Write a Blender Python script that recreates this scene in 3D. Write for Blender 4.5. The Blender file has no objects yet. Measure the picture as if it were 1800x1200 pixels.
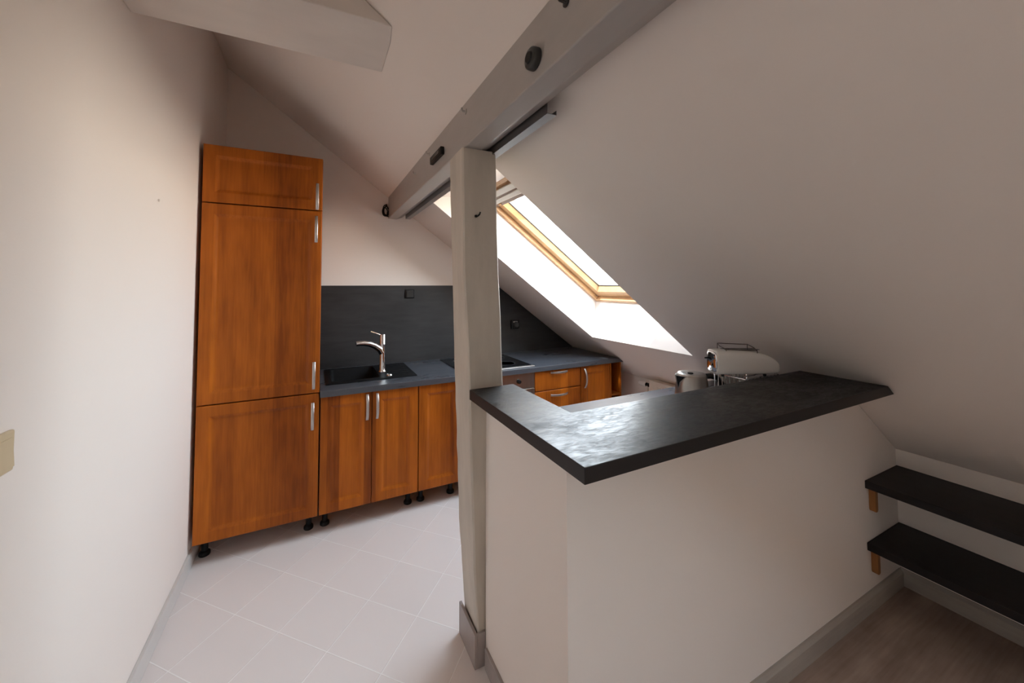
import bpy, bmesh, math, random
from mathutils import Vector, Matrix
random.seed(4)
COL = bpy.context.scene.collection
ORG = {}

# ------------------------------------------------------------------ materials
def mat(name, col, rough=.5, metal=0., spec=.5, noise=None, bump=None, coat=0.):
    """noise=(scale, amount, stretch xyz) tone variation; bump=(scale, strength)"""
    m = bpy.data.materials.new(name); m.use_nodes = True
    nt = m.node_tree; b = nt.nodes['Principled BSDF']
    b.inputs['Base Color'].default_value = (*col, 1)
    b.inputs['Roughness'].default_value = rough
    b.inputs['Metallic'].default_value = metal
    b.inputs['Specular IOR Level'].default_value = spec
    b.inputs['Coat Weight'].default_value = coat
    geo = nt.nodes.new('ShaderNodeNewGeometry')
    if noise:
        sc, amt, st = noise
        mp = nt.nodes.new('ShaderNodeMapping'); mp.inputs['Scale'].default_value = st
        nz = nt.nodes.new('ShaderNodeTexNoise'); nz.inputs['Scale'].default_value = sc; nz.inputs['Detail'].default_value = 6
        mx = nt.nodes.new('ShaderNodeMix'); mx.data_type = 'RGBA'
        nt.links.new(geo.outputs['Position'], mp.inputs['Vector']); nt.links.new(mp.outputs[0], nz.inputs['Vector'])
        rp = nt.nodes.new('ShaderNodeMapRange'); rp.inputs['From Min'].default_value = .3; rp.inputs['From Max'].default_value = .7
        nt.links.new(nz.outputs['Fac'], rp.inputs['Value']); nt.links.new(rp.outputs[0], mx.inputs['Factor'])
        mx.inputs['A'].default_value = (*[c * (1 - amt) for c in col], 1)
        mx.inputs['B'].default_value = (*[min(1, c * (1 + amt)) for c in col], 1)
        nt.links.new(mx.outputs['Result'], b.inputs['Base Color'])
    if bump:
        sc, s = bump
        nz = nt.nodes.new('ShaderNodeTexNoise'); nz.inputs['Scale'].default_value = sc; nz.inputs['Detail'].default_value = 4
        nt.links.new(geo.outputs['Position'], nz.inputs['Vector'])
        bp = nt.nodes.new('ShaderNodeBump'); bp.inputs['Strength'].default_value = s; bp.inputs['Distance'].default_value = .002
        nt.links.new(nz.outputs['Fac'], bp.inputs['Height']); nt.links.new(bp.outputs[0], b.inputs['Normal'])
    return m

def N(nt, t, **k):
    n = nt.nodes.new(t)
    for a, v in k.items(): setattr(n, a, v)
    return n

def wood_mat(name, dark, light, axis='Z', rough=.38, strip=.085, spec=.4):
    """foil wood: strips of slightly different tone with fine grain along one axis"""
    m = bpy.data.materials.new(name); m.use_nodes = True; nt = m.node_tree; b = nt.nodes['Principled BSDF']
    geo = N(nt, 'ShaderNodeNewGeometry')
    def noise(scale, det, off=0.):
        mp = N(nt, 'ShaderNodeMapping'); mp.inputs['Scale'].default_value = scale; mp.inputs['Location'].default_value = (off, off, off)
        nt.links.new(geo.outputs['Position'], mp.inputs['Vector'])
        nz = N(nt, 'ShaderNodeTexNoise'); nz.inputs['Scale'].default_value = 1; nz.inputs['Detail'].default_value = det
        nt.links.new(mp.outputs[0], nz.inputs['Vector']); return nz
    s = {'Z': (1, 1, .06), 'X': (.06, 1, 1), 'Y': (1, .06, 1)}[axis]
    g1 = noise([c * 90 for c in s], 5)
    g2 = noise([c * 14 for c in s], 3, 3.)
    g3 = noise((11, 11, 4) if axis == 'Z' else (7, 7, 7), 2, 7.)
    # strips: a flat tone per board
    sep = N(nt, 'ShaderNodeSeparateXYZ'); nt.links.new(geo.outputs['Position'], sep.inputs[0])
    dv = N(nt, 'ShaderNodeMath', operation='DIVIDE'); dv.inputs[1].default_value = strip
    nt.links.new(sep.outputs['X' if axis != 'X' else 'Z'], dv.inputs[0])
    fl = N(nt, 'ShaderNodeMath', operation='FLOOR'); nt.links.new(dv.outputs[0], fl.inputs[0])
    wn = N(nt, 'ShaderNodeTexWhiteNoise', noise_dimensions='1D'); nt.links.new(fl.outputs[0], wn.inputs['W'])
    def ma(op, a, bb):
        n = N(nt, 'ShaderNodeMath', operation=op)
        for i, v in enumerate((a, bb)):
            if isinstance(v, (int, float)): n.inputs[i].default_value = v
            else: nt.links.new(v, n.inputs[i])
        return n.outputs[0]
    v = ma('ADD', ma('MULTIPLY', g1.outputs['Fac'], .35), ma('MULTIPLY', g2.outputs['Fac'], .5))
    v = ma('ADD', v, ma('MULTIPLY', wn.outputs['Value'], .33))
    v = ma('ADD', v, ma('MULTIPLY', g3.outputs['Fac'], .35))
    rp = N(nt, 'ShaderNodeMapRange'); rp.inputs['From Min'].default_value = .52; rp.inputs['From Max'].default_value = 1.05
    nt.links.new(v, rp.inputs['Value'])
    mx = N(nt, 'ShaderNodeMix', data_type='RGBA'); mx.inputs['A'].default_value = (*dark, 1); mx.inputs['B'].default_value = (*light, 1)
    nt.links.new(rp.outputs[0], mx.inputs['Factor']); nt.links.new(mx.outputs['Result'], b.inputs['Base Color'])
    b.inputs['Roughness'].default_value = rough; b.inputs['Specular IOR Level'].default_value = spec
    return m

def slate_mat(name, c0, c1, r0, r1, spec=.5, bump=.12, fine=(9, 26, 26), dist=.6):
    m = bpy.data.materials.new(name); m.use_nodes = True; nt = m.node_tree; b = nt.nodes['Principled BSDF']
    geo = N(nt, 'ShaderNodeNewGeometry')
    def noise(scale, det, off):
        mp = N(nt, 'ShaderNodeMapping'); mp.inputs['Scale'].default_value = scale; mp.inputs['Location'].default_value = (off, off * .7, 0)
        mp.inputs['Rotation'].default_value = (0, 0, .35)
        nt.links.new(geo.outputs['Position'], mp.inputs['Vector'])
        nz = N(nt, 'ShaderNodeTexNoise'); nz.inputs['Scale'].default_value = 1; nz.inputs['Detail'].default_value = det; nz.inputs['Distortion'].default_value = dist
        nt.links.new(mp.outputs[0], nz.inputs['Vector']); return nz
    a = noise(fine, 8, 1.); c = noise((3, 6, 6), 4, 5.)
    ad = N(nt, 'ShaderNodeMath', operation='ADD'); nt.links.new(a.outputs['Fac'], ad.inputs[0]); nt.links.new(c.outputs['Fac'], ad.inputs[1])
    rp = N(nt, 'ShaderNodeMapRange'); rp.inputs['From Min'].default_value = .75; rp.inputs['From Max'].default_value = 1.3
    nt.links.new(ad.outputs[0], rp.inputs['Value'])
    mx = N(nt, 'ShaderNodeMix', data_type='RGBA'); mx.inputs['A'].default_value = (*c0, 1); mx.inputs['B'].default_value = (*c1, 1)
    nt.links.new(rp.outputs[0], mx.inputs['Factor']); nt.links.new(mx.outputs['Result'], b.inputs['Base Color'])
    rr = N(nt, 'ShaderNodeMapRange'); rr.inputs['To Min'].default_value = r0; rr.inputs['To Max'].default_value = r1
    nt.links.new(rp.outputs[0], rr.inputs['Value']); nt.links.new(rr.outputs[0], b.inputs['Roughness'])
    bp = N(nt, 'ShaderNodeBump'); bp.inputs['Strength'].default_value = bump; bp.inputs['Distance'].default_value = .002
    nt.links.new(ad.outputs[0], bp.inputs['Height']); nt.links.new(bp.outputs[0], b.inputs['Normal'])
    b.inputs['Specular IOR Level'].default_value = spec
    return m

def tile_mat():
    m = bpy.data.materials.new('white_tiles'); m.use_nodes = True; nt = m.node_tree; b = nt.nodes['Principled BSDF']
    geo = N(nt, 'ShaderNodeNewGeometry')
    mp = N(nt, 'ShaderNodeMapping', vector_type='TEXTURE')
    mp.inputs['Location'].default_value = (.0555, 2.8334, 0); mp.inputs['Rotation'].default_value = (0, 0, math.radians(-44.7))
    mp.inputs['Scale'].default_value = (.2634, .2634, .2634)
    nt.links.new(geo.outputs['Position'], mp.inputs['Vector'])
    br = N(nt, 'ShaderNodeTexBrick', offset=0., squash=1.)
    br.inputs['Scale'].default_value = 1; br.inputs['Brick Width'].default_value = 1; br.inputs['Row Height'].default_value = 1
    br.inputs['Mortar Size'].default_value = .009; br.inputs['Mortar Smooth'].default_value = .35; br.inputs['Bias'].default_value = 0
    br.inputs['Color1'].default_value = (.785, .74, .72, 1); br.inputs['Color2'].default_value = (.795, .75, .73, 1)
    br.inputs['Mortar'].default_value = (.94, .92, .90, 1)
    nt.links.new(mp.outputs[0], br.inputs['Vector']); nt.links.new(br.outputs['Color'], b.inputs['Base Color'])
    bp = N(nt, 'ShaderNodeBump'); bp.inputs['Strength'].default_value = .6; bp.inputs['Distance'].default_value = .003
    nt.links.new(br.outputs['Fac'], bp.inputs['Height']); nt.links.new(bp.outputs[0], b.inputs['Normal'])
    b.inputs['Roughness'].default_value = .42; b.inputs['Specular IOR Level'].default_value = .35
    return m

def glass_mat():
    m = bpy.data.materials.new('window_glass'); m.use_nodes = True; nt = m.node_tree
    nt.nodes.remove(nt.nodes['Principled BSDF']); out = nt.nodes['Material Output']
    tr = N(nt, 'ShaderNodeBsdfTransparent'); tr.inputs[0].default_value = (.97, .985, .985, 1)
    gl = N(nt, 'ShaderNodeBsdfGlossy'); gl.inputs['Roughness'].default_value = .02
    lw = N(nt, 'ShaderNodeLayerWeight'); lw.inputs['Blend'].default_value = .5
    pw = N(nt, 'ShaderNodeMath', operation='POWER'); nt.links.new(lw.outputs['Facing'], pw.inputs[0]); pw.inputs[1].default_value = 5
    fr = N(nt, 'ShaderNodeMath', operation='MULTIPLY_ADD'); nt.links.new(pw.outputs[0], fr.inputs[0]); fr.inputs[1].default_value = .5; fr.inputs[2].default_value = .04
    mx = N(nt, 'ShaderNodeMixShader'); nt.links.new(fr.outputs[0], mx.inputs[0]); nt.links.new(tr.outputs[0], mx.inputs[1]); nt.links.new(gl.outputs[0], mx.inputs[2])
    nt.links.new(mx.outputs[0], out.inputs[0]); return m

WALL = (.85, .79, .74)
M = dict(
    wall=mat('wall_paint', WALL, .75, spec=.2, bump=(140, .12)),
    ceil=mat('ceiling_paint', WALL, .7, spec=.2, bump=(120, .12)),
    collar=mat('collar_paint', (.76, .715, .67), .6, spec=.3, noise=(14, .03, (.3, 1, 1))),
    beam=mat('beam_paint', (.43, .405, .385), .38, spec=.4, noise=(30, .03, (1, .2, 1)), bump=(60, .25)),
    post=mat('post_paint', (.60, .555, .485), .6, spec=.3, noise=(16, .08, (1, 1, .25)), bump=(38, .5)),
    alder=wood_mat('alder_foil', (.20, .044, .0030), (.54, .148, .0110), 'Z', .42, .072, .25),
    alder_plain=wood_mat('alder_carcass', (.24, .062, .006), (.36, .10, .010), 'Z'),
    pine=wood_mat('lacquered_pine', (.47, .27, .125), (.63, .41, .225), 'X', .35, .5),
    peg=wood_mat('beech', (.30, .125, .038), (.42, .19, .06), 'Z', .5, .5),
    slate=slate_mat('slate_worktop', (.056, .061, .072), (.070, .076, .089), .27, .36, .7, .03, (5, 40, 40), .3),
    splash=slate_mat('slate_splashback', (.021, .0205, .021), (.038, .037, .038), .5, .62, .35, .1, (5, 30, 30), .4),
    bar=slate_mat('bar_laminate', (.0068, .0060, .0060), (.0125, .0115, .0115), .28, .54, .37, .22, (26, 70, 40), 1.1),
    bar_edge=mat('bar_edge', (.0105, .0078, .0072), .5, noise=(40, .15, (1, 1, 1))),
    shelf=mat('shelf_laminate', (.013, .011, .0115), .5, spec=.3, noise=(30, .25, (1, .3, 1))),
    nickel=mat('brushed_nickel', (.56, .535, .51), .42, 1.),
    steel=mat('brushed_steel', (.40, .365, .33), .33, 1., noise=(60, .06, (1, 1, .1))),
    chrome=mat('chrome', (.66, .66, .67), .06, 1.),
    wire=mat('dark_wire', (.16, .13, .11), .35, 1.),
    alu=mat('aluminium', (.33, .33, .335), .35, 1.),
    black=mat('black_plastic', (.006, .006, .0065), .42, spec=.3),
    composite=mat('black_composite', (.004, .004, .0045), .6, spec=.18, bump=(400, .2)),
    hob=mat('black_glass', (.006, .006, .007), .07),
    ring=mat('hob_print', (.16, .16, .17), .3),
    grey=mat('grey_plastic', (.03, .029, .028), .3),
    white=mat('white_enamel', (.78, .76, .73), .25, spec=.5),
    radiator=mat('radiator_enamel', (.74, .68, .60), .4),
    beige=mat('aged_plastic', (.66, .55, .37), .4),
    skirt=wood_mat('grey_skirting', (.29, .255, .225), (.45, .41, .365), 'X', .5, .5),
    skirt_white=mat('tile_skirting', (.62, .60, .58), .4, spec=.35),
    postskirt=mat('post_skirting', (.36, .32, .305), .45, noise=(25, .08, (1, 1, .2))),
    tiles=tile_mat(), glass=glass_mat(),
    gray_bar=mat('window_bar', (.62, .60, .55), .45),
    umber=mat('window_gasket', (.20, .13, .10), .5),
    rubber=mat('rubber', (.02, .02, .02), .6),
)
# weathered laminate floor: grey brown boards running along x
def laminate():
    m = wood_mat('laminate_floor', (.20, .135, .105), (.48, .375, .315), 'X', .45, .19, .35)
    return m
M['laminate'] = laminate()

# ------------------------------------------------------------------ mesh helpers
def V(*a): return Vector(a)
def B(): return bmesh.new()
def face(bm, vs):
    try: return bm.faces.new(vs)
    except ValueError: return None
def box(bm, x0, x1, y0, y1, z0, z1):
    v = [bm.verts.new((x, y, z)) for x in (x0, x1) for y in (y0, y1) for z in (z0, z1)]
    for f in ((0, 1, 3, 2), (4, 6, 7, 5), (0, 4, 5, 1), (2, 3, 7, 6), (0, 2, 6, 4), (1, 5, 7, 3)): bm.faces.new([v[i] for i in f])
    return bm
def loft(bm, rings, cap=True, closed=True):
    R = [[bm.verts.new(p) for p in r] for r in rings]
    n = len(R[0])
    for a, b in zip(R, R[1:]):
        for i in range(n if closed else n - 1):
            face(bm, (a[i], a[(i + 1) % n], b[(i + 1) % n], b[i]))
    if cap: face(bm, R[0][::-1]); face(bm, R[-1])
    return R
def prism(bm, pts, axis, a, b):
    """polygon (two coords) extruded along axis from a to b; a, b may be functions of the point"""
    fa = a if callable(a) else (lambda p: a); fb = b if callable(b) else (lambda p: b)
    def mk(p, t):
        return {'x': (t, p[0], p[1]), 'y': (p[0], t, p[1]), 'z': (p[0], p[1], t)}[axis]
    loft(bm, [[mk(p, fa(p)) for p in pts], [mk(p, fb(p)) for p in pts]])
    return bm
def frame_of(d):
    d = d.normalized(); u = d.cross(V(0, 0, 1))
    if u.length < 1e-3: u = d.cross(V(1, 0, 0))
    u.normalize(); return u, d.cross(u).normalized()
def tube(bm, pts, r, n=10):
    pts = [Vector(p) for p in pts]; rs = r if isinstance(r, (list, tuple)) else [r] * len(pts)
    rings = []; u = None
    for i, p in enumerate(pts):
        d = (pts[min(i + 1, len(pts) - 1)] - pts[max(i - 1, 0)]).normalized()
        if u is None: u, w = frame_of(d)
        else:
            u = (u - d * u.dot(d)).normalized(); w = d.cross(u)
        rings.append([p + (u * math.cos(t) + w * math.sin(t)) * rs[i] for t in (2 * math.pi * k / n for k in range(n))])
    loft(bm, rings); return bm
def band(bm, pts, wdir, w, t):
    """flat bar swept along pts; wdir = width axis"""
    pts = [Vector(p) for p in pts]; wd = Vector(wdir).normalized(); rings = []
    for i, p in enumerate(pts):
        d = (pts[min(i + 1, len(pts) - 1)] - pts[max(i - 1, 0)]).normalized(); nn = d.cross(wd).normalized()
        rings.append([p + wd * (a * w / 2) + nn * (b * t / 2) for a, b in ((-1, -.4), (-.8, 1), (.8, 1), (1, -.4), (.8, -1), (-.8, -1))])
    loft(bm, rings); return bm
def lathe(bm, prof, c=(0, 0, 0), n=32, axis='z'):
    def mk(r, h, t):
        a, b = r * math.cos(t), r * math.sin(t)
        p = {'z': (a, b, h), 'y': (a, h, b), 'x': (h, a, b)}[axis]
        return Vector(c) + Vector(p)
    loft(bm, [[mk(max(r, 1e-4), h, 2 * math.pi * k / n) for k in range(n)] for r, h in prof]); return bm
def arc(a, b, n): return [a + (b - a) * i / n for i in range(n + 1)]

def obj(name, bm, m, parent=None, bevel=0, smooth=True, seg=2, local=False, angle=35, sub=0):
    bmesh.ops.recalc_face_normals(bm, faces=bm.faces)
    if parent is not None and not local:
        bmesh.ops.translate(bm, verts=bm.verts, vec=-ORG[parent])
    me = bpy.data.meshes.new(name); bm.to_mesh(me); bm.free()
    o = bpy.data.objects.new(name, me); COL.objects.link(o)
    for k in (m if isinstance(m, (list, tuple)) else [m]): me.materials.append(k)
    ORG[o] = V(0, 0, 0)
    if parent is not None: o.parent = parent; ORG[o] = ORG[parent]
    if bevel:
        md = o.modifiers.new('bevel', 'BEVEL'); md.width = bevel; md.segments = seg; md.limit_method = 'ANGLE'; md.angle_limit = math.radians(40)
    if sub:
        md = o.modifiers.new('sub', 'SUBSURF'); md.levels = sub; md.render_levels = sub
    if smooth:
        me.polygons.foreach_set('use_smooth', [True] * len(me.polygons))
        me.set_sharp_from_angle(angle=math.radians(angle))
    return o
def tag(o, label, cat, group=None):
    o['label'] = label; o['category'] = cat
    if group: o['group'] = group
    return o
def thing(name, label, cat, loc, group=None, rot=None):
    o = bpy.data.objects.new(name, None); COL.objects.link(o); o.location = loc; o.empty_display_size = .05
    ORG[o] = Vector(loc)
    if rot: o.rotation_euler = rot
    return tag(o, label, cat, group)
def struct(name, bm, m, label=None, **k):
    o = obj(name, bm, m, **k); o['kind'] = 'structure'
    if label: o['label'] = label; o['category'] = name.split('_')[0].split('.')[0]
    return o

# ------------------------------------------------------------------ room measures (metres)
XL, YB, YF, XK = -.592, 3.14, -3.7, 2.681          # left wall, far wall, wall behind, knee wall
ZR, SL = 2.622, .729                                # roof plane z = ZR - SL*x
roofz = lambda x: ZR - SL * x
roofx = lambda z: (ZR - z) / SL
KL = math.hypot(1, SL)
S_DIR = V(1, 0, -SL) / KL; N_DIR = V(SL, 0, 1) / KL
RP = lambda s, y, d=0.: V(0, y, ZR) + S_DIR * s + N_DIR * d
W1 = (1.58, 2.525); W2 = (-1.60, -.66)              # the skylights' widths along y
S_IN = (.866, 2.66); S_OUT = (1.12, 2.52); D_FR = .275

# ------------------------------------------------------------------ setting
struct('floor', box(B(), -.75, 2.8, .9, 3.3, -.1, 0), M['tiles'], 'white diagonal floor tiles of the kitchen', smooth=False)
struct('floor.001', box(B(), -.75, 2.8, -3.85, .9, -.1, 0), M['laminate'], 'grey brown laminate floor in front of the bar', smooth=False)
struct('wall_left', prism(B(), [(XL - .12, 0), (XL, 0), (XL, ZR - SL * XL - .001), (XL - .12, ZR - SL * (XL - .12) - .001)], 'y', -3.85, 3.3), M['wall'], 'tall plain white wall on the left', smooth=False)
gable = [(XL, 0), (2.79, 0), (2.79, roofz(2.79) - .002), (XL, roofz(XL) - .002)]
struct('wall_back', prism(B(), gable, 'y', YB, YB + .14), M['wall'], 'white gable wall behind the kitchen units', smooth=False)
struct('wall_front', prism(B(), gable, 'y', YF - .14, YF), M['wall'], smooth=False)
struct('wall_right', prism(B(), [(XK, 0), (XK + .1, 0), (XK + .1, roofz(XK + .1) - .002), (XK, roofz(XK) - .002)], 'y', YF, YB), M['wall'], 'low knee wall under the roof slope', smooth=False)
# the low L-shaped bar wall
bm = B()
prism(bm, [(.627, 0), (XK, 0), (XK, roofz(XK) - .003), (roofx(1.05) - .004, 1.05), (.627, 1.05)], 'y', .847, .96)
box(bm, .627, .735, .96, 1.386, 0, 1.05)
struct('wall_partition', bm, M['wall'], 'low white wall carrying the dark bar top', smooth=False)

# the sloping ceiling with two skylight shafts, one closed mesh
def ceiling():
    bm = B()
    ys = [-3.85, W2[0], W2[1], W1[0], W1[1], 3.3]
    s0, s1 = -.93, 3.46
    for d, (ha, hb) in ((0., S_IN), (.38, S_OUT)):
        ss = [s0, ha, hb, s1]
        for i in range(3):
            for j in range(5):
                if i == 1 and j in (1, 3): continue
                q = [RP(ss[i], ys[j], d), RP(ss[i + 1], ys[j], d), RP(ss[i + 1], ys[j + 1], d), RP(ss[i], ys[j + 1], d)]
                face(bm, [bm.verts.new(p) for p in q])
    for (a, b) in (W1, W2):
        loops = [[RP(s, y, d) for s, y in ((p[0], a), (p[1], a), (p[1], b), (p[0], b))] for p, d in ((S_IN, 0.), (S_OUT, D_FR), (S_OUT, .38))]
        loft(bm, loops, cap=False)
    rim = [[RP(s, y, d) for s, y in ((s0, ys[0]), (s1, ys[0]), (s1, ys[-1]), (s0, ys[-1]))] for d in (0., .38)]
    loft(bm, rim, cap=False)
    bmesh.ops.remove_doubles(bm, verts=bm.verts, dist=1e-4)
    return struct('ceiling', bm, M['ceil'], 'sloping white ceiling cut by the skylight', smooth=False)
ceiling()

def skylight(n, y0, y1, label):
    root = bpy.data.objects.new('window_%d' % n, None); COL.objects.link(root); root.location = RP(1.8, (y0 + y1) / 2, .3)
    root['kind'] = 'structure'; root['label'] = label; root['category'] = 'window'; ORG[root] = Vector(root.location)
    def slab(bm, s0, s1, a, b, d0, d1):
        loft(bm, [[RP(s, y, d) for s, y in ((s0, a), (s1, a), (s1, b), (s0, b))] for d in (d0, d1)])
    e = .002; a, b = y0 + e, y1 - e; s0, s1 = S_OUT[0] + e, S_OUT[1] - e
    bm = B(); w = .028
    slab(bm, s0, s1, a, a + w, D_FR, .40); slab(bm, s0, s1, b - w, b, D_FR, .40)
    slab(bm, s0, s0 + w, a + w, b - w, D_FR, .40); slab(bm, s1 - w, s1, a + w, b - w, D_FR, .40)
    fr = obj('window_frame', bm, M['pine'], root, bevel=.003)
    # sash: mitred ring with a bevel towards the pane
    A = (s0 + w + .003, s1 - w - .003, a + w + .003, b - w - .003)
    def ring(si, bi, yi, d): return [RP(s, y, d) for s, y in ((A[0] + si, A[2] + yi), (A[1] - bi, A[2] + yi), (A[1] - bi, A[3] - yi), (A[0] + si, A[3] - yi))]
    bm = B()
    loft(bm, [ring(0, 0, 0, .40), ring(0, 0, 0, .312), ring(.004, .004, .004, .308), ring(.075, .070, .058, .308), ring(.095, .098, .075, .342), ring(.095, .098, .075, .40), ring(0, 0, 0, .40)], cap=False)
    sa = obj('window_sash', bm, M['pine'], root, angle=25)
    bm = B()
    q = lambda dd, g: [RP(s, y, dd) for s, y in ((A[0] + .09 - g, A[2] + .07 - g), (A[1] - .093 + g, A[2] + .07 - g), (A[1] - .093 + g, A[3] - .07 + g), (A[0] + .09 - g, A[3] - .07 + g))]
    loft(bm, [q(.352, 0), q(.372, 0)])
    obj('window_pane', bm, M['glass'], sa, smooth=False)
    # dark gasket around the pane
    bm = B(); g0 = lambda k, dd: [RP(s, y, dd) for s, y in ((A[0] + .095 + k, A[2] + .075 + k), (A[1] - .098 - k, A[2] + .075 + k), (A[1] - .098 - k, A[3] - .075 - k), (A[0] + .095 + k, A[3] - .075 - k))]
    loft(bm, [g0(.001, .3445), g0(.008, .3445), g0(.008, .351), g0(.001, .351), g0(.001, .3445)], cap=False)
    obj('gasket', bm, M['rubber'], sa, smooth=False)
    # ventilation flap with its grip bar along the top rail
    bm = B()
    slab(bm, s0 + .055, s0 + .10, a + .05, b - .05, .280, .300); slab(bm, s0 + .115, s0 + .150, a + .05, b - .05, .276, .296)
    vb = obj('ventilation_bar', bm, M['gray_bar'], sa, bevel=.004)
    bm = B(); slab(bm, s0 + .10, s0 + .115, a + .05, b - .05, .286, .306); slab(bm, s0 + .150, s0 + .185, a + .034, b - .034, .296, .3075)
    obj('ventilation_flap', bm, M['umber'], sa)
    bm = B(); slab(bm, s0 + .158, s0 + .176, b - .115, b - .085, .284, .2955)
    obj('latch', bm, M['pine'], sa, bevel=.003)
    bm = B()
    slab(bm, s1 - .055, s1 - .043, b - .043, b - .031, .300, .3075)
    obj('hinge_pin', bm, M['nickel'], sa, bevel=.002)
    return root
skylight(1, *W1, 'pine framed skylight above the far counter')
skylight(2, *W2, 'pine framed skylight behind the viewer')

# skirting
struct('baseboard_left', box(B(), XL, XL + .014, YF, YB, 0, .08), M['skirt_white'], 'white tiled skirting along the left wall', bevel=.002)
bm = B(); prism(bm, [(.847, 0), (.847, .08), (.841, .08), (.831, .066), (.831, 0)], 'x', .617, XK - .016)
struct('baseboard_partition', bm, M['skirt'], 'grey wood skirting along the low bar wall', smooth=False)
bm = B(); box(bm, .616, .627, .847, 1.372, 0, .08)
struct('baseboard_bar', bm, M['postskirt'], 'grey skirting on the short side of the bar wall', bevel=.002)
skr = wood_mat('grey_skirting_side', (.29, .255, .225), (.45, .41, .365), 'Y', .5, .5)
bm = B(); prism(bm, [(XK, 0), (XK, .08), (XK - .006, .08), (XK - .016, .066), (XK - .016, 0)], 'y', YF, .847)
struct('baseboard_right', bm, skr, 'grey wood skirting under the wall shelves', smooth=False)

# ------------------------------------------------------------------ beams and post
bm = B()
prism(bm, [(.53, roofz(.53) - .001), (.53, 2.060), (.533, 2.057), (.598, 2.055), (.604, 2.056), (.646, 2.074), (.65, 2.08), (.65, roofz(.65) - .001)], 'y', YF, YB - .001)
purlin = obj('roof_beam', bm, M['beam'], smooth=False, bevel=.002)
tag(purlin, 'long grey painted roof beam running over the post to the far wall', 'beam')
bm = B()
cs = [(1.655, 2.44), (1.432, 2.44), (1.350, 2.447), (1.350, 2.70), (1.655, 2.70)]
prism(bm, cs, 'x', XL + .001, lambda p: roofx(p[1]) - .003)
tag(obj('collar_beam', bm, M['collar'], smooth=False, bevel=.004), 'short white beam from the left wall up into the sloping ceiling', 'beam')

post = thing('timber_post', 'crooked hand-hewn white timber post under the roof beam', 'post', (.65, 1.46, 0))
def interp(tab, z):
    for (a, u), (b, v) in zip(tab, tab[1:]):
        if z <= b: return u + (v - u) * (z - a) / (b - a)
    return tab[-1][1]
FL = [(0, .603), (.16, .594), (.38, .580), (.6, .572), (.824, .562), (1.07, .553), (1.276, .543), (1.55, .527), (2.055, .519)]
BL = [(0, .606), (.14, .598), (.27, .588), (.5, .573), (.76, .564), (1.0, .556), (1.25, .547), (1.55, .538), (2.055, .526)]
RT = [(0, .735), (.8, .715), (1.09, .703), (1.17, .699), (1.36, .692), (1.5, .685), (1.74, .676), (2.055, .669)]
FY = [(0, 1.396), (.3, 1.392), (1.0, 1.38), (1.3, 1.374), (2.055, 1.372)]
rings = []
for i in range(34):
    z = 2.0545 * i / 33; w = lambda: random.uniform(-.0016, .0016)
    a, b, c, f = interp(FL, z), interp(BL, z), interp(RT, z), interp(FY, z)
    ch = .006
    rings.append([(a + w(), f + ch, z), (a + ch, f + w(), z), (a * .5 + c * .5, f + w(), z), (c - ch, f + w(), z), (c + w(), f + ch, z),
                  (c + w(), 1.545, z), (c - ch, 1.55, z), (b + ch, 1.55, z), (b + w(), 1.545, z), (a * .5 + b * .5 + w(), 1.46, z)])
bm = B(); loft(bm, rings)
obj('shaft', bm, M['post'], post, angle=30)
bm = B(); box(bm, .580, .592, 1.384, 1.562, 0, .13); box(bm, .592, .626, 1.3845, 1.3945, 0, .13)
obj('skirting', bm, M['postskirt'], post, bevel=.0015)
bm = B(); tube(bm, [(.583, 1.383, 1.780), (.583, 1.362, 1.780), (.585, 1.352, 1.784), (.588, 1.350, 1.794)], .0032, 8)
tube(bm, [(.578, 1.372, 1.780), (.578, 1.369, 1.780)], .006, 8)
tag(obj('nail', bm, M['black']), 'bent black nail in the timber post', 'nail')

# aluminium channel under the beam
bm = B(); y0, y1 = .965, 3.03
prism(bm, [(.651, 2.080), (.651, 2.044), (.687, 2.044), (.687, 2.060), (.6855, 2.060), (.6855, 2.0458), (.6525, 2.0458), (.6525, 2.080)], 'y', y0, y1)
tag(obj('aluminium_rail', bm, M['alu'], smooth=False), 'grey aluminium channel fixed along the edge of the roof beam', 'rail')

# things on the beam
t = thing('round_sensor', 'round black knob shaped sensor on the side of the roof beam', 'sensor', (.53, .838, 2.114))
bm = B(); lathe(bm, [(0, -.0225), (.024, -.0225), (.0285, -.019), (.030, -.012), (.030, -.001), (.0, -.001)], (.53, .838, 2.114), 32, 'x'); obj('housing', bm, M['grey'], t, angle=50)
bm = B(); lathe(bm, [(0, -.0265), (.014, -.0265), (.017, -.0225), (0, -.0225)], (.53, .838, 2.114), 28, 'x'); obj('cap', bm, M['black'], t, angle=50)
t = thing('receiver_box', 'small black rectangular box on the beam just behind the post', 'box', (.53, 1.72, 2.13))
bm = B(); box(bm, .510, .529, 1.635, 1.815, 2.111, 2.149); obj('case', bm, M['black'], t, bevel=.004)
bm = B(); box(bm, .5085, .5105, 1.66, 1.79, 2.121, 2.139); obj('window_strip', bm, M['hob'], t, bevel=.001)
def hook(name, y, z, label, m, r=.004, out=.014):
    bm = B(); lathe(bm, [(0, 0), (r * 1.9, 0), (r * 1.9, -.003), (r, -.004)], (.5295, y, z), 12, 'x')
    tube(bm, [(.527, y, z), (.5295 - out, y, z), (.5295 - out - .003, y, z + .004), (.5295 - out - .003, y, z + .012)], r * .7, 8)
    tag(obj(name, bm, m), label, 'hook', 'hooks on the roof beam')
hook('screw_hook', 1.362, 2.196, 'small white painted hook on the beam between round sensor and post', M['beam'], .006)
hook('screw_hook', 1.892, 2.196, 'small white painted hook just above the black box on the beam', M['beam'], .005)
hook('screw_hook', 2.20, 2.176, 'small white painted hook on the beam beyond the black box, nearest the gable wall', M['beam'], .004, .01)
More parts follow.
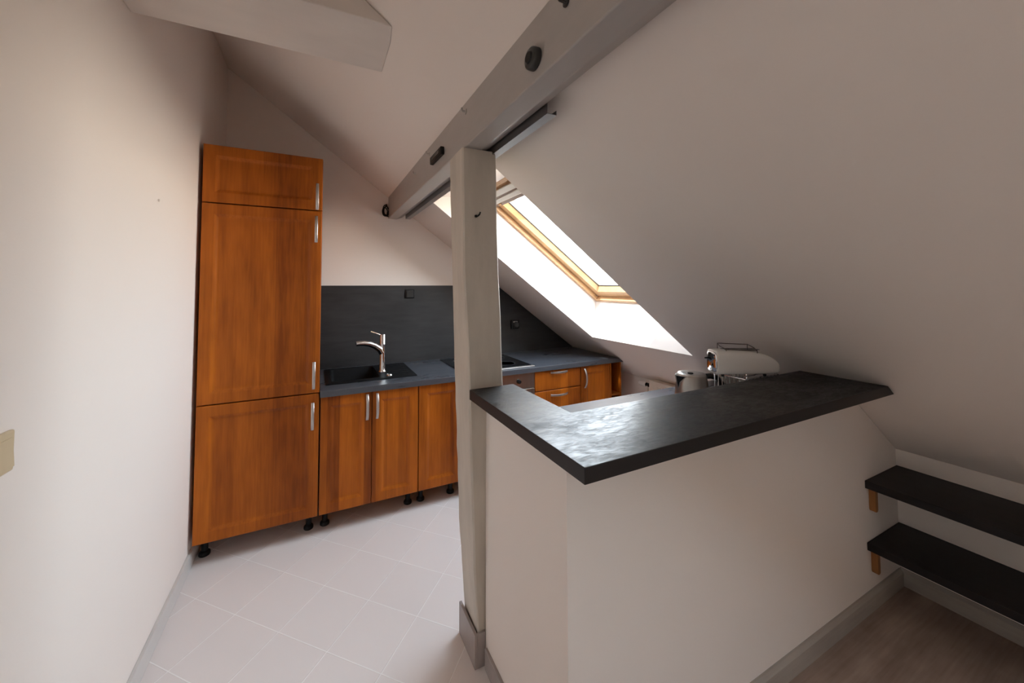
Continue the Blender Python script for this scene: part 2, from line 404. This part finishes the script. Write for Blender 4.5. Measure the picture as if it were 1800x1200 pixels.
hook('screw_hook', .70, 2.176, 'dark hook on the beam at the top edge of the photo', M['grey'], .006, .02)
# cable bundle where beam meets the far wall
bm = B()
for k, (ry, rz, dx) in enumerate(((.026, .048, 0), (.022, .042, .006), (.024, .036, -.006))):
    pts = [(.505 + dx + .020 * math.cos(t) , 3.118 - .004 * k + .008 * math.sin(t), 2.118 - .006 * k + rz * math.sin(t)) for t in arc(.3, 2 * math.pi + .1, 22)]
    tube(bm, pts, .0042, 8)
tube(bm, [(.510, 3.139, 2.165), (.512, 3.12, 2.168), (.515, 3.112, 2.150)], .006, 8)
tube(bm, [(.500, 3.11, 2.085), (.515, 3.10, 2.068), (.524, 3.09, 2.066)], .0045, 8)
tag(obj('cable_bundle', bm, M['black']), 'looped black cable beside the beam end at the far wall', 'cable')

# ------------------------------------------------------------------ kitchen run
YD, ZB, ZT = 2.50, .125, .825          # door face, cabinet underside, worktop underside
def door_bm(x0, x1, z0, z1, yf=YD, w=.062, t=.019, sgn=1, rec=.0115):
    """routed foil door facing -y (sgn=1) or +y (sgn=-1)"""
    bm = B()
    def r(i, y): return [(x0 + i, yf + sgn * y, z0 + i), (x1 - i, yf + sgn * y, z0 + i), (x1 - i, yf + sgn * y, z1 - i), (x0 + i, yf + sgn * y, z1 - i)]
    rr = [r(0, t), r(0, .003), r(.001, .001), r(.003, 0), r(w - .007, 0), r(w - .004, .0008), r(w + .010, rec - .0015), r(w + .014, rec), r(w + .024, rec + .0003), r(w + .034, rec)]
    loft(bm, rr); return bm
def slab_bm(x0, x1, z0, z1, yf=YD, t=.019):
    bm = B()
    def r(i, y): return [(x0 + i, yf + y, z0 + i), (x1 - i, yf + y, z0 + i), (x1 - i, yf + y, z1 - i), (x0 + i, yf + y, z1 - i)]
    loft(bm, [r(0, t), r(0, .006), r(.0025, .0022), r(.007, .0004), r(.012, 0)]); return bm
def handle_bm(c, L=.16, axis='z', yf=YD, bow=.026):
    bm = B(); pts = []
    for t in arc(-1, 1, 16):
        off = yf - .001 - bow * (1 - abs(t) ** 2.6)
        pts.append((c[0], off, c[1] + t * L / 2) if axis == 'z' else (c[0] + t * L / 2, off, c[1]))
    band(bm, pts, (1, 0, 0) if axis == 'z' else (0, 0, 1), .0165, .005); return bm
def legs(root, x0, x1, n=2, ys=(2.615, 3.0), m=None):
    for x in (x0, x1):
        for y in ys:
            bm = B(); lathe(bm, [(.0, 0), (.026, 0), (.028, .004), (.027, .016), (.021, .022), (.0165, .026), (.0165, .075), (.022, .08), (.022, .098), (.030, .104), (.030, ZB), (0, ZB)], (x, y, 0), 20)
            obj('leg', bm, M['black'], root, angle=40)
def carcass(root, x0, x1, z0=ZB, z1=ZT, y0=YD + .020, y1=3.10, m='alder_plain', open_top=False):
    bm = B(); t = .018
    box(bm, x0, x0 + t, y0, y1, z0, z1); box(bm, x1 - t, x1, y0, y1, z0, z1)
    box(bm, x0 + t, x1 - t, y0, y1, z0, z0 + t); box(bm, x0 + t, x1 - t, y0, y0 + .09 if open_top else y1, z1 - t, z1); box(bm, x0 + t, x1 - t, y1 - .006, y1, z0 + t, z1 - t)
    return obj('carcass', bm, M[m], root, smooth=False)
def door(root, x0, x1, z0, z1, handles, **k):
    d = obj('door', door_bm(x0, x1, z0, z1, **k), M['alder'], root, angle=20)
    for c in handles: obj('handle', handle_bm(c), M['nickel'], d, angle=50)
    return d
g = .0015
# tall fridge cabinet
t = thing('tall_cabinet', 'tall three-door orange wood cabinet against the left wall', 'cabinet', (-.28, 2.8, 0))
X0, X1 = -.574, .027
carcass(t, X0, X1, ZB, 2.283)
door(t, X0 + g, X1 - g, .122, .8485, [(-.009, .716)])
door(t, X0 + g, X1 - g, .8545, 1.9565, [(-.006, 1.845), (-.006, .958)])
door(t, X0 + g, X1 - g, 1.9625, 2.284, [(-.003, 2.046)])
legs(t, -.541, -.021)
# sink unit
t = thing('base_cabinet', 'two-door orange wood base cabinet under the black sink', 'cabinet', (.33, 2.8, 0), 'orange wood base units along the far wall')
carcass(t, .033, .633, ZB, ZT - .001, open_top=True)
door(t, .033 + g, .333 - g, ZB - .003, ZT - .003, [(.304, .727)])
door(t, .333 + g, .633 - g, ZB - .003, ZT - .003, [(.365, .727)])
legs(t, .070, .592)
# narrow unit beside the post
t = thing('base_cabinet', 'single-door orange wood base cabinet half hidden behind the timber post', 'cabinet', (.79, 2.8, 0), 'orange wood base units along the far wall')
carcass(t, .636, .949, ZB, ZT - .001)
door(t, .636 + g, .949 - g, ZB - .003, ZT - .003, [(.918, .727)])
legs(t, .681, .900)
# oven
t = thing('oven', 'built-in steel oven under the ceramic hob', 'oven', (1.252, 2.8, 0))
bm = B(); box(bm, .953, 1.553, YD + .022, 3.08, ZB, ZT - .001); obj('body', bm, M['grey'], t)
bm = B(); box(bm, .954, 1.552, YD, YD + .021, .705, ZT - .004); obj('control_panel', bm, M['steel'], t, bevel=.002)
cp = t.children[-1]
for x in (1.03, 1.13, 1.408, 1.508)[:3]:
    bm = B(); lathe(bm, [(0, -.024), (.012, -.024), (.0145, -.021), (.0165, 0), (0, 0)], (x, YD, .765), 24, 'y'); k = obj('knob', bm, M['black'], cp, angle=50)
    bm = B(); lathe(bm, [(.0165, 0), (.0205, 0), (.0205, -.003), (.0165, -.003)], (x, YD - .0002, .765), 24, 'y'); obj('knob_collar', bm, M['chrome'], cp, angle=50)
bm = B(); box(bm, .954, 1.552, YD, YD + .021, ZB + .09, .700); od = obj('door', bm, M['steel'], t, bevel=.003)
bm = B(); box(bm, 1.02, 1.486, YD - .003, YD - .0002, .26, .63); obj('door_glass', bm, M['hob'], od, bevel=.001)
bm = B(); tube(bm, [(1.01, YD - .036, .675), (1.496, YD - .036, .675)], .010, 14)
for x in (1.05, 1.456): tube(bm, [(x, YD - .001, .675), (x, YD - .034, .675)], .008, 10)
obj('handle', bm, M['black'], od)
bm = B(); box(bm, .954, 1.552, YD + .001, YD + .021, ZB, ZB + .086); obj('plinth_panel', bm, M['alder'], t, bevel=.002)
legs(t, 1.0, 1.51)
# drawer unit
t = thing('drawer_cabinet', 'orange wood drawer unit between the oven and the narrow door cabinet', 'cabinet', (1.778, 2.8, 0))
carcass(t, 1.555, 2.004, ZB, ZT - .001)
for z0, z1, hz in ((.665, ZT - .003, .801), (.495, .661, .622), (.122, .491, .452)):
    d = obj('drawer', slab_bm(1.555 + g, 2.004 - g, z0, z1), M['alder'], t, angle=50)
    obj('handle', handle_bm((1.785, hz), .165, 'x'), M['nickel'], d, angle=50)
legs(t, 1.60, 1.96)
# narrow door unit
t = thing('base_cabinet', 'narrow orange wood base cabinet right of the drawers with a bow handle on its left', 'cabinet', (2.164, 2.8, 0), 'orange wood base units along the far wall')
carcass(t, 2.006, 2.319, ZB, ZT - .001)
door(t, 2.006 + g, 2.319 - g, ZB - .003, ZT - .003, [(2.047, .72)])
legs(t, 2.05, 2.275)
# open end shelf
t = thing('open_shelf_unit', 'slim open orange wood shelf unit ending the kitchen run under the roof slope', 'shelf', (2.388, 2.8, 0))
bm = B(); x0, x1 = 2.322, 2.452
box(bm, x0, x0 + .016, 2.502, 3.08, ZB, ZT - .001); box(bm, x1 - .016, x1, 2.502, 3.08, ZB, ZT - .001); box(bm, x0 + .016, x1 - .016, 3.07, 3.08, ZB, ZT - .001)
obj('carcass', bm, M['alder'], t, smooth=False)
for z in (.13, .335, .535):
    bm = B(); box(bm, x0 + .016, x1 - .016, 2.504, 3.07, z, z + .016); obj('shelf', bm, M['alder_plain'], t, smooth=False)
legs(t, 2.36, 2.42)

# worktop with the sink cut-out, its right end follows the roof
def ringtop(bm, x0, x1t, x1b, y0, y1, z0, z1, hole):
    hx0, hx1, hy0, hy1 = hole
    o = [[bm.verts.new(p) for p in ((x0, y0, z), (x1, y0, z), (x1, y1, z), (x0, y1, z))] for z, x1 in ((z0, x1b), (z1, x1t))]
    i = [[bm.verts.new(p) for p in ((hx0, hy0, z), (hx1, hy0, z), (hx1, hy1, z), (hx0, hy1, z))] for z in (z0, z1)]
    for k in range(4):
        n = (k + 1) % 4
        for lv in (0, 1): face(bm, (o[lv][k], o[lv][n], i[lv][n], i[lv][k]))
        face(bm, (o[0][k], o[0][n], o[1][n], o[1][k])); face(bm, (i[0][k], i[0][n], i[1][n], i[1][k]))
bm = B(); ringtop(bm, .030, roofx(.863) - .005, roofx(.825) - .005, 2.478, 3.127, ZT, .863, (.085, .418, 2.655, 3.065))
tag(obj('worktop', bm, M['slate'], bevel=.002, smooth=False), 'dark slate worktop along the far wall holding sink and hob', 'worktop')
bm = B(); prism(bm, [(.030, .8635), (roofx(.8635) - .006, .8635), (roofx(1.5) - .006, 1.5), (.030, 1.5)], 'y', 3.128, YB - .001)
tag(obj('splashback', bm, M['splash'], smooth=False), 'dark slate splashback panel on the far wall', 'splashback')

# sink
t = thing('sink', 'black composite sink with drainer set into the far worktop', 'sink', (.36, 2.84, .863))
bm = B(); zr = .8685
def rect(x0, x1, y0, y1, z, c=.012):
    pts = []
    for cx, cy, a0 in ((x1 - c, y1 - c, 0), (x0 + c, y1 - c, 90), (x0 + c, y0 + c, 180), (x1 - c, y0 + c, 270)):
        for k in range(4):
            a = math.radians(a0 + 30 * k); pts.append((cx + c * math.cos(a), cy + c * math.sin(a), z))
    return pts
loft(bm, [rect(.062, .655, 2.612, 3.085, .8632), rect(.062, .655, 2.612, 3.085, zr - .002), rect(.065, .652, 2.615, 3.082, zr), rect(.098, .408, 2.668, 3.055, zr, .03), rect(.101, .405, 2.671, 3.052, zr - .004, .03),
          rect(.106, .400, 2.676, 3.047, .72, .04), rect(.12, .386, 2.69, 3.033, .70, .04), rect(.24, .27, 2.85, 2.88, .698, .012)], cap=False)
bowl = obj('basin', bm, M['composite'], t, angle=40)
bm = B()
for k in range(6):
    y = 2.70 + k * .062; tube(bm, [(.50, y, zr - .001), (.63, y, zr - .001)], .0028, 8)
obj('drainer_ribs', bm, M['composite'], t)
bm = B(); lathe(bm, [(0, .004), (.03, .004), (.034, 0), (0, 0)], (.255, 2.865, .699), 24); obj('drain', bm, M['chrome'], t)
bm = B(); lathe(bm, [(0, .012), (.015, .012), (.019, .009), (.021, 0), (0, 0)], (.474, 2.69, zr), 24); obj('waste_knob', bm, M['chrome'], t, angle=50)
# faucet
t = thing('faucet', 'chrome single lever kitchen tap at the black sink', 'tap', (.447, 2.83, zr))
fx, fy = .447, 2.83; zr += .0006
bm = B(); lathe(bm, [(0, 0), (.029, 0), (.029, .005), (.025, .010), (.0225, .016), (.0215, .10), (.0215, .20), (0, .20)], (fx, fy, zr), 32); obj('body', bm, M['chrome'], t, angle=50)
bm = B()
sp = [(fx - .004, fy, 1.005), (fx - .02, fy - .003, 1.035), (fx - .055, fy - .010, 1.062), (fx - .095, fy - .018, 1.080), (fx - .135, fy - .026, 1.0885), (fx - .165, fy - .032, 1.090), (fx - .188, fy - .036, 1.0885)]
tube(bm, sp, [.0235, .024, .0225, .0205, .019, .018, .0172], 18); obj('spout', bm, M['chrome'], t, angle=60)
bm = B(); lathe(bm, [(.0235, 0), (.0235, .004), (.022, .006), (.022, .070), (.020, .073), (0, .073)], (fx, fy, 1.0685), 28); lv = obj('cartridge', bm, M['chrome'], t, angle=50)
bm = B(); tube(bm, [(fx - .012, fy - .004, 1.136), (fx - .05, fy - .012, 1.153), (fx - .088, fy - .02, 1.168)], [.0045, .0042, .0042], 10); obj('lever', bm, M['chrome'], lv)
# hob
t = thing('hob', 'black glass ceramic hob with steel front edge set in the far worktop', 'hob', (1.26, 2.8, .863))
bm = B(); box(bm, .962, 1.560, 2.548, 3.072, .8632, .8685); obj('glass_plate', bm, M['hob'], t, bevel=.001)
bm = B(); box(bm, .960, 1.562, 2.512, 2.5478, .8632, .8705); obj('steel_trim', bm, M['nickel'], t, bevel=.002)
for cx, cy, r in ((1.11, 2.69, .09), (1.40, 2.69, .072), (1.11, 2.94, .072), (1.41, 2.94, .09)):
    bm = B(); lathe(bm, [(r - .002, 0), (r, 0), (r, .0003), (r - .002, .0003), (r - .002, 0)], (cx, cy, .8686), 48); obj('cooking_zone', bm, M['ring'], t)

# outlets on the splashback
t = thing('wall_socket', 'black wall switch plate high on the slate splashback', 'socket', (.712, 3.128, 1.43))
bm = B(); box(bm, .672, .752, 3.116, 3.1278, 1.392, 1.468); p = obj('plate', bm, M['black'], t, bevel=.006, seg=3)
bm = B(); prism(bm, [(3.117, 1.402), (3.117, 1.458), (3.108, 1.457), (3.112, 1.402)], 'x', .684, .740); obj('rocker', bm, M['grey'], t, bevel=.002)
t = thing('wall_socket', 'black power socket with a hinged cover under the roof slope', 'socket', (1.722, 3.128, 1.13))
bm = B(); box(bm, 1.680, 1.765, 3.112, 3.1278, 1.085, 1.172); p = obj('plate', bm, M['black'], t, bevel=.006, seg=3)
bm = B(); lathe(bm, [(.020, -.012), (.027, -.016), (.030, -.012), (.030, 0), (.020, 0)], (1.722, 3.114, 1.125), 28, 'y'); obj('socket_ring', bm, M['grey'], t)
bm = B(); box(bm, 1.694, 1.742, 3.104, 3.1115, 1.146, 1.160); obj('cover', bm, M['steel'], t, bevel=.004)

# ------------------------------------------------------------------ bar and peninsula
xr_t, xr_b = roofx(1.09) - .004, roofx(1.052) - .004
bm = B()
def Lpts(xr, z): return [(.55, .676, z), (xr, .676, z), (xr, .982, z), (.747, .982, z), (.747, 1.370, z), (.55, 1.370, z)]
R = loft(bm, [Lpts(xr_b, 1.0515), Lpts(xr_t, 1.09)])
for f in bm.faces: f.normal_update()
bmesh.ops.recalc_face_normals(bm, faces=bm.faces)
for f in bm.faces: f.material_index = 0 if f.normal.z > .9 else 1
tag(obj('bar_top', bm, [M['bar'], M['bar_edge']], bevel=.0015, smooth=False), 'dark L-shaped bar top on the low white wall', 'bar')
bm = B(); prism(bm, [(.738, ZT), (roofx(ZT) - .006, ZT), (roofx(.863) - .006, .863), (.738, .863)], 'y', .963, 1.630)
tag(obj('worktop', bm, M['slate'], bevel=.002, smooth=False), 'lower slate worktop behind the bar under kettle and toaster', 'worktop')
t = thing('base_cabinet', 'orange wood base cabinets facing the kitchen under the lower worktop', 'cabinet', (1.5, 1.3, 0))
for x0 in (.76, 1.36):
    carcass(t, x0, x0 + .597, ZB, ZT - .001, .975, 1.590)
    d = obj('door', door_bm(x0 + g, x0 + .597 - g, ZB, ZT - .003, yf=1.612, sgn=-1), M['alder'], t, angle=20)
    legs(t, x0 + .05, x0 + .55, ys=(1.03, 1.53))

# kettle
kx, ky, kz = 1.676, 1.24, .863
t = thing('electric_kettle', 'brushed steel electric kettle with black handle on the lower worktop', 'kettle', (kx, ky, kz))
bm = B(); lathe(bm, [(0, 0), (.082, 0), (.084, .006), (.08, .018), (.05, .02), (0, .02)], (kx, ky, kz), 40); obj('power_base', bm, M['black'], t, angle=50)
bm = B(); lathe(bm, [(0, .021), (.078, .021), (.080, .03), (.078, .08), (.0725, .14), (.0665, .19), (.0655, .196), (.0635, .199), (.0635, .196), (.062, .196)], (kx, ky, kz), 48); obj('body', bm, M['steel'], t, angle=50)
bm = B(); lathe(bm, [(.0632, .197), (.0632, .201), (.060, .2055), (.045, .208), (0, .209)], (kx, ky, kz), 48); lid = obj('lid', bm, M['nickel'], t, angle=50)
bm = B(); lathe(bm, [(0, .006), (.012, .006), (.014, 0), (0, 0)], (kx - .03, ky - .016, kz + .207), 24); obj('lid_button', bm, M['black'], lid)
sd = V(-.85, .25, 0).normalized(); sp_ = V(-sd.y, sd.x, 0)
c = V(kx, ky, kz)
def sp(u, w, z): return c + sd * u + sp_ * w + V(0, 0, z)
bm = B(); tl, tr, lo, tip = sp(.052, .040, .197), sp(.052, -.040, .197), sp(.0715, 0, .128), sp(.088, 0, .199)
mid = lambda p, q, t: p + (q - p) * t
for side in (tl, tr):
    tube(bm, [side, mid(side, tip, .5) + V(0, 0, -.001), tip], [.0022, .0030, .0030], 8)
    tube(bm, [mid(side, tip, .12), mid(mid(side, tip, .5), lo, .5), lo], [.0018, .0022, .0018], 8)
    tube(bm, [tip, mid(tip, lo, .5) + sd * .002, lo], [.0028, .0024, .0016], 8)
obj('spout', bm, M['nickel'], t)
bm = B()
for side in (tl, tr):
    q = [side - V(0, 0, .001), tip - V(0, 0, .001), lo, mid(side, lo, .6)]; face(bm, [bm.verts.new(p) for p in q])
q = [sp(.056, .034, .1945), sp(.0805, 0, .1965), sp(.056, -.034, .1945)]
face(bm, [bm.verts.new(p) for p in q]); obj('spout_shade', bm, M['black'], t, smooth=False)  # black faces paint in the shadow inside the open spout
hd = V(.83, -.56, 0).normalized(); hs = V(-hd.y, hd.x, 0)
bm = B(); pts = [c + hd * u + V(0, 0, z) for u, z in ((.058, .190), (.085, .193), (.115, .186), (.132, .165), (.134, .12), (.120, .075), (.098, .048), (.075, .042))]
rings = []
for i, p in enumerate(pts):
    d = (pts[min(i + 1, len(pts) - 1)] - pts[max(i - 1, 0)]).normalized(); nn = d.cross(hs)
    rings.append([p + hs * (.017 * math.cos(a)) + nn * (.013 * math.sin(a)) for a in arc(0, 2 * math.pi, 12)[:-1]])
loft(bm, rings); obj('handle', bm, M['black'], t, angle=60)

# wire rack holding the toaster, with cup and glass inside
rx0, rx1, ry0, ry1, rz1 = 1.695, 1.94, .995, 1.135, 1.088
wr = thing('dish_rack', 'chrome wire dish rack on the lower worktop beneath the toaster', 'rack', (1.76, 1.1, .863))
bm = B(); r = .0028
for z in (.875, 1.02, rz1):
    tube(bm, [(rx0, ry0, z), (rx1, ry0, z), (rx1, ry1, z), (rx0, ry1, z), (rx0, ry0, z)], r, 8)
for x in (rx0, rx1):
    for y in (ry0, ry1): tube(bm, [(x, y, .8635), (x, y, rz1)], r * 1.2, 8)
obj('frame', bm, M['chrome'], wr)
for k in range(1, 9):
    x = rx0 + (rx1 - rx0) * k / 9
    bm = B(); tube(bm, [(x, ry0, rz1), (x, ry0, .90), (x, ry0 + .02, .876), (x, ry1 - .02, .876), (x, ry1, .90), (x, ry1, rz1)], r * .8, 6); obj('wire', bm, M['chrome'], wr)
bm = B()
for y in (1.03, 1.10): tube(bm, [(rx0, y, rz1), (rx1, y, rz1)], r, 8)
obj('top_rail', bm, M['chrome'], wr)
bm = B(); lathe(bm, [(0, 0), (.024, 0), (.03, .006), (.036, .08), (.034, .08), (.028, .01), (0, .006)], (1.83, 1.066, .9705), 28)
cup = obj('cup', bm, M['white']); tag(cup, 'white cup in the wire rack under the toaster', 'cup')
bm = B(); lathe(bm, [(0, 0), (.03, 0), (.04, .004), (.058, .09), (.056, .09), (.038, .008), (0, .008)], (1.83, 1.066, .8795), 32)
tag(obj('bowl', bm, M['steel']), 'steel bowl inside the wire rack', 'bowl')

# toaster, local frame: x along its length, y depth, z up
th = math.radians(-25)
t = thing('toaster', 'long white toaster with chrome end and wire bun rack wedged under the roof slope', 'toaster', (1.612, 1.062, 1.0925), rot=(0, 0, th))
L, W, H = .295, .088, .108
def sect(x, sy, sz, yo=0, zo=0, n=28, e=.42):
    pts = []
    for k in range(n):
        a = 2 * math.pi * k / n; ca, sa = math.cos(a), math.sin(a)
        y = math.copysign(abs(ca) ** e, ca) * sy; z = math.copysign(abs(sa) ** e, sa) * sz
        pts.append((x, W / 2 + y + yo, .008 + H / 2 + z + zo))
    return pts
bm = B()
prof = [(0, .92), (.002, .965), (.006, .99), (.012, 1), (.06, 1), (.11, .985), (.15, .955), (.19, .905), (.22, .84), (.245, .75), (.265, .64), (.28, .51), (.289, .38), (.294, .24), (L, .08)]
loft(bm, [sect(x, W / 2 * (s if x < .05 else s ** .6), H / 2 * s, zo=-(1 - s) * H / 2 * (.93 if s > .6 else .93 - (.6 - s) * .55) if x > .05 else 0) for x, s in prof])
bod = obj('body', bm, M['white'], t, local=True, angle=60)
bm = B(); loft(bm, [sect(.001, W / 2 * .82, H / 2 * .84), sect(-.002, W / 2 * .81, H / 2 * .83), sect(-.0045, W / 2 * .74, H / 2 * .77)]); obj('end_panel', bm, M['chrome'], t, local=True, angle=60)
bm = B(); tube(bm, [(-.003, W * .62, .075), (-.018, W * .66, .075), (-.022, W * .72, .074)], .0035, 8); obj('lever', bm, M['black'], t, local=True)
for y in (.030, .058):
    bm = B(); box(bm, .05, .205, y - .006, y + .006, H + .0078, H + .0092); obj('slot', bm, M['black'], t, local=True)
bm = B()
hw = H + .0085
for y in (.012, .076):
    tube(bm, [(.045, y, hw - .012), (.045, y, hw + (.022 if y > .05 else .004))], .0017, 6); tube(bm, [(.185, y, hw - .022), (.185, y, hw + (.016 if y > .05 else -.002))], .0017, 6)
tube(bm, [(.045, .012, hw + .004), (.185, .012, hw - .002), (.192, .044, hw + .006), (.185, .076, hw + .016), (.045, .076, hw + .022), (.038, .044, hw + .012), (.045, .012, hw + .004)], .0020, 6)
obj('bun_rack', bm, M['wire'], t, local=True)
for x in (.03, .22):
    for y in (.018, W - .018):
        bm = B(); lathe(bm, [(0, 0), (.006, 0), (.007, .010), (0, .010)], (x, y, -.0005), 12); obj('foot', bm, M['black'], t, local=True)

# radiator beyond the lower worktop
t = thing('radiator', 'small cream radiator under the skylight beyond the lower worktop', 'radiator', (2.6, 1.98, .12))
bm = B(); box(bm, 2.560, 2.640, 1.66, 2.295, .13, .695); obj('panel', bm, M['radiator'], t, bevel=.006, seg=3)
bm = B()
for k in range(14): box(bm, 2.556, 2.561, 1.69 + k * .043, 1.712 + k * .043, .17, .66)
obj('convector_ribs', bm, M['radiator'], t, bevel=.002)
bm = B(); tube(bm, [(2.6, 2.294, .640), (2.6, 2.335, .640), (2.6, 2.345, .632), (2.6, 2.345, 0.001)], .008, 10); obj('pipe', bm, M['radiator'], t)
bm = B(); lathe(bm, [(0, 0), (.016, 0), (.016, .02), (.009, .024), (.009, .03), (.016, .032), (.016, .04), (0, .04)], (2.6, 2.318, .640), 16, 'y'); obj('valve', bm, M['black'], t)
bm = B(); lathe(bm, [(0, 0), (.019, 0), (.022, .008), (.022, .06), (.018, .07), (0, .07)], (2.6, 2.359, .640), 20, 'y'); obj('thermostat_head', bm, M['white'], t)
for y in (1.75, 2.2):
    bm = B(); box(bm, 2.6395, XK - .0005, y, y + .03, .2, .62); obj('wall_bracket', bm, M['radiator'], t)

# ------------------------------------------------------------------ shelves at the right
for zt, lab in ((.584, 'upper of two dark shelves on the low wall at right'), (.301, 'lower of two dark shelves, just above the laminate floor at right')):
    t = thing('wall_shelf', lab, 'shelf', (2.5, .2, zt - .035), 'dark shelves on the knee wall')
    bm = B(); box(bm, 2.335, XK - .001, -.95, .846, zt - .035, zt); obj('board', bm, M['shelf'], t, bevel=.0015, smooth=False)
    for y0, y1 in ((.822, .8465), (-.93, -.9055)):
        bm = B(); prism(bm, [(2.370, zt - .0352), (2.370, zt - .138), (2.375, zt - .146), (2.389, zt - .146), (2.394, zt - .138), (2.394, zt - .0352)], 'y', y0, y1)
        bm2 = bm; obj('bracket', bm2, M['peg'], t, bevel=.0015)

# ------------------------------------------------------------------ left wall bits
t = thing('light_switch', 'aged beige light switch on the left wall', 'switch', (XL, 1.13, 1.145))
bm = B(); box(bm, XL, XL + .010, 1.095, 1.180, 1.105, 1.192); obj('plate', bm, M['beige'], t, bevel=.004, seg=3)
bm = B(); prism(bm, [(XL + .010, 1.115), (XL + .016, 1.116), (XL + .012, 1.178), (XL + .010, 1.178)], 'y', 1.105, 1.170); obj('rocker', bm, M['beige'], t, bevel=.002)
bm = B(); lathe(bm, [(0, .006), (.004, .006), (.0055, .003), (.0055, 0), (0, 0)], (XL, 1.956, 1.851), 14, 'x')
tag(obj('wall_plug', bm, M['wall']), 'tiny plug in the left wall beside the tall cabinet', 'plug')

# ------------------------------------------------------------------ light
w = bpy.data.worlds.new('sky'); bpy.context.scene.world = w; w.use_nodes = True; nt = w.node_tree
bg = nt.nodes['Background']; tc = N(nt, 'ShaderNodeTexCoord'); sp3 = N(nt, 'ShaderNodeSeparateXYZ'); nt.links.new(tc.outputs['Generated'], sp3.inputs[0])
cr = N(nt, 'ShaderNodeValToRGB'); el = cr.color_ramp.elements
mz = N(nt, 'ShaderNodeMath', operation='MULTIPLY_ADD'); mz.inputs[1].default_value = .5; mz.inputs[2].default_value = .5
nt.links.new(sp3.outputs['Z'], mz.inputs[0]); nt.links.new(mz.outputs[0], cr.inputs[0])
# sunlit roofs and ground below, bright haze near the horizon, greyer zenith
el[0].position = .0; el[0].color = (.40, .35, .30, 1); el[1].position = 1.; el[1].color = (.30, .36, .43, 1)
for p_, c_ in ((.44, (1.15, 1.02, .88, 1)), (.52, (1.15, 1.04, .92, 1)), (.56, (.97, 1.0, 1.03, 1)), (.68, (.83, .93, 1.03, 1)), (.83, (.50, .56, .64, 1))):
    e_ = el.new(p_); e_.color = c_
nt.links.new(cr.outputs[0], bg.inputs['Color'])
bg.inputs['Strength'].default_value = 9.0
for i, (a, b) in enumerate((W1, W2)):
    li = bpy.data.lights.new('skylight_portal', 'AREA'); li.shape = 'RECTANGLE'; li.size = S_OUT[1] - S_OUT[0]; li.size_y = b - a
    li.cycles.is_portal = True
    o = bpy.data.objects.new('skylight_portal', li); COL.objects.link(o)
    zax = N_DIR; xax = S_DIR; yax = zax.cross(xax)
    o.matrix_world = Matrix.Translation(RP((S_OUT[0] + S_OUT[1]) / 2, (a + b) / 2, .43)) @ Matrix((xax, yax, zax)).transposed().to_4x4()
sun = bpy.data.lights.new('sun', 'SUN'); sun.energy = 5.; sun.angle = math.radians(2.5); sun.color = (1, .97, .92)
so = bpy.data.objects.new('sun', sun); COL.objects.link(so)
so.rotation_euler = V(.518, .16, -.672).to_track_quat('-Z', 'Y').to_euler()

# ------------------------------------------------------------------ camera
F, CX, CY, YAW, PIT, ROL = 650.0695, 867.8047, 477.0045, .4468, .0377, -.0011
fwd = V(math.sin(YAW) * math.cos(PIT), math.cos(YAW) * math.cos(PIT), math.sin(PIT)); right = V(math.cos(YAW), -math.sin(YAW), 0); up = right.cross(fwd)
r2 = right * math.cos(ROL) + up * math.sin(ROL); u2 = up * math.cos(ROL) - right * math.sin(ROL)
cam = bpy.data.cameras.new('camera'); cam.sensor_fit = 'HORIZONTAL'; cam.sensor_width = 36; cam.lens = F * 36 / 1800
cam.shift_x = (900 - CX) / 1800; cam.shift_y = (CY - 600) / 1800; cam.clip_start = .02
co = bpy.data.objects.new('camera', cam); COL.objects.link(co)
co.matrix_world = Matrix.Translation((0, 0, 1.5)) @ Matrix((r2, u2, -fwd)).transposed().to_4x4()
sc = bpy.context.scene; sc.camera = co
sc.view_settings.view_transform = 'Standard'; sc.view_settings.look = 'None'; sc.view_settings.gamma = 1; sc.view_settings.exposure = 1.43
sc.view_settings.use_curve_mapping = False
cy = sc.cycles; cy.max_bounces = 14; cy.diffuse_bounces = 10; cy.glossy_bounces = 6; cy.transparent_max_bounces = 12; cy.caustics_reflective = False; cy.caustics_refractive = False; cy.sample_clamp_indirect = 6
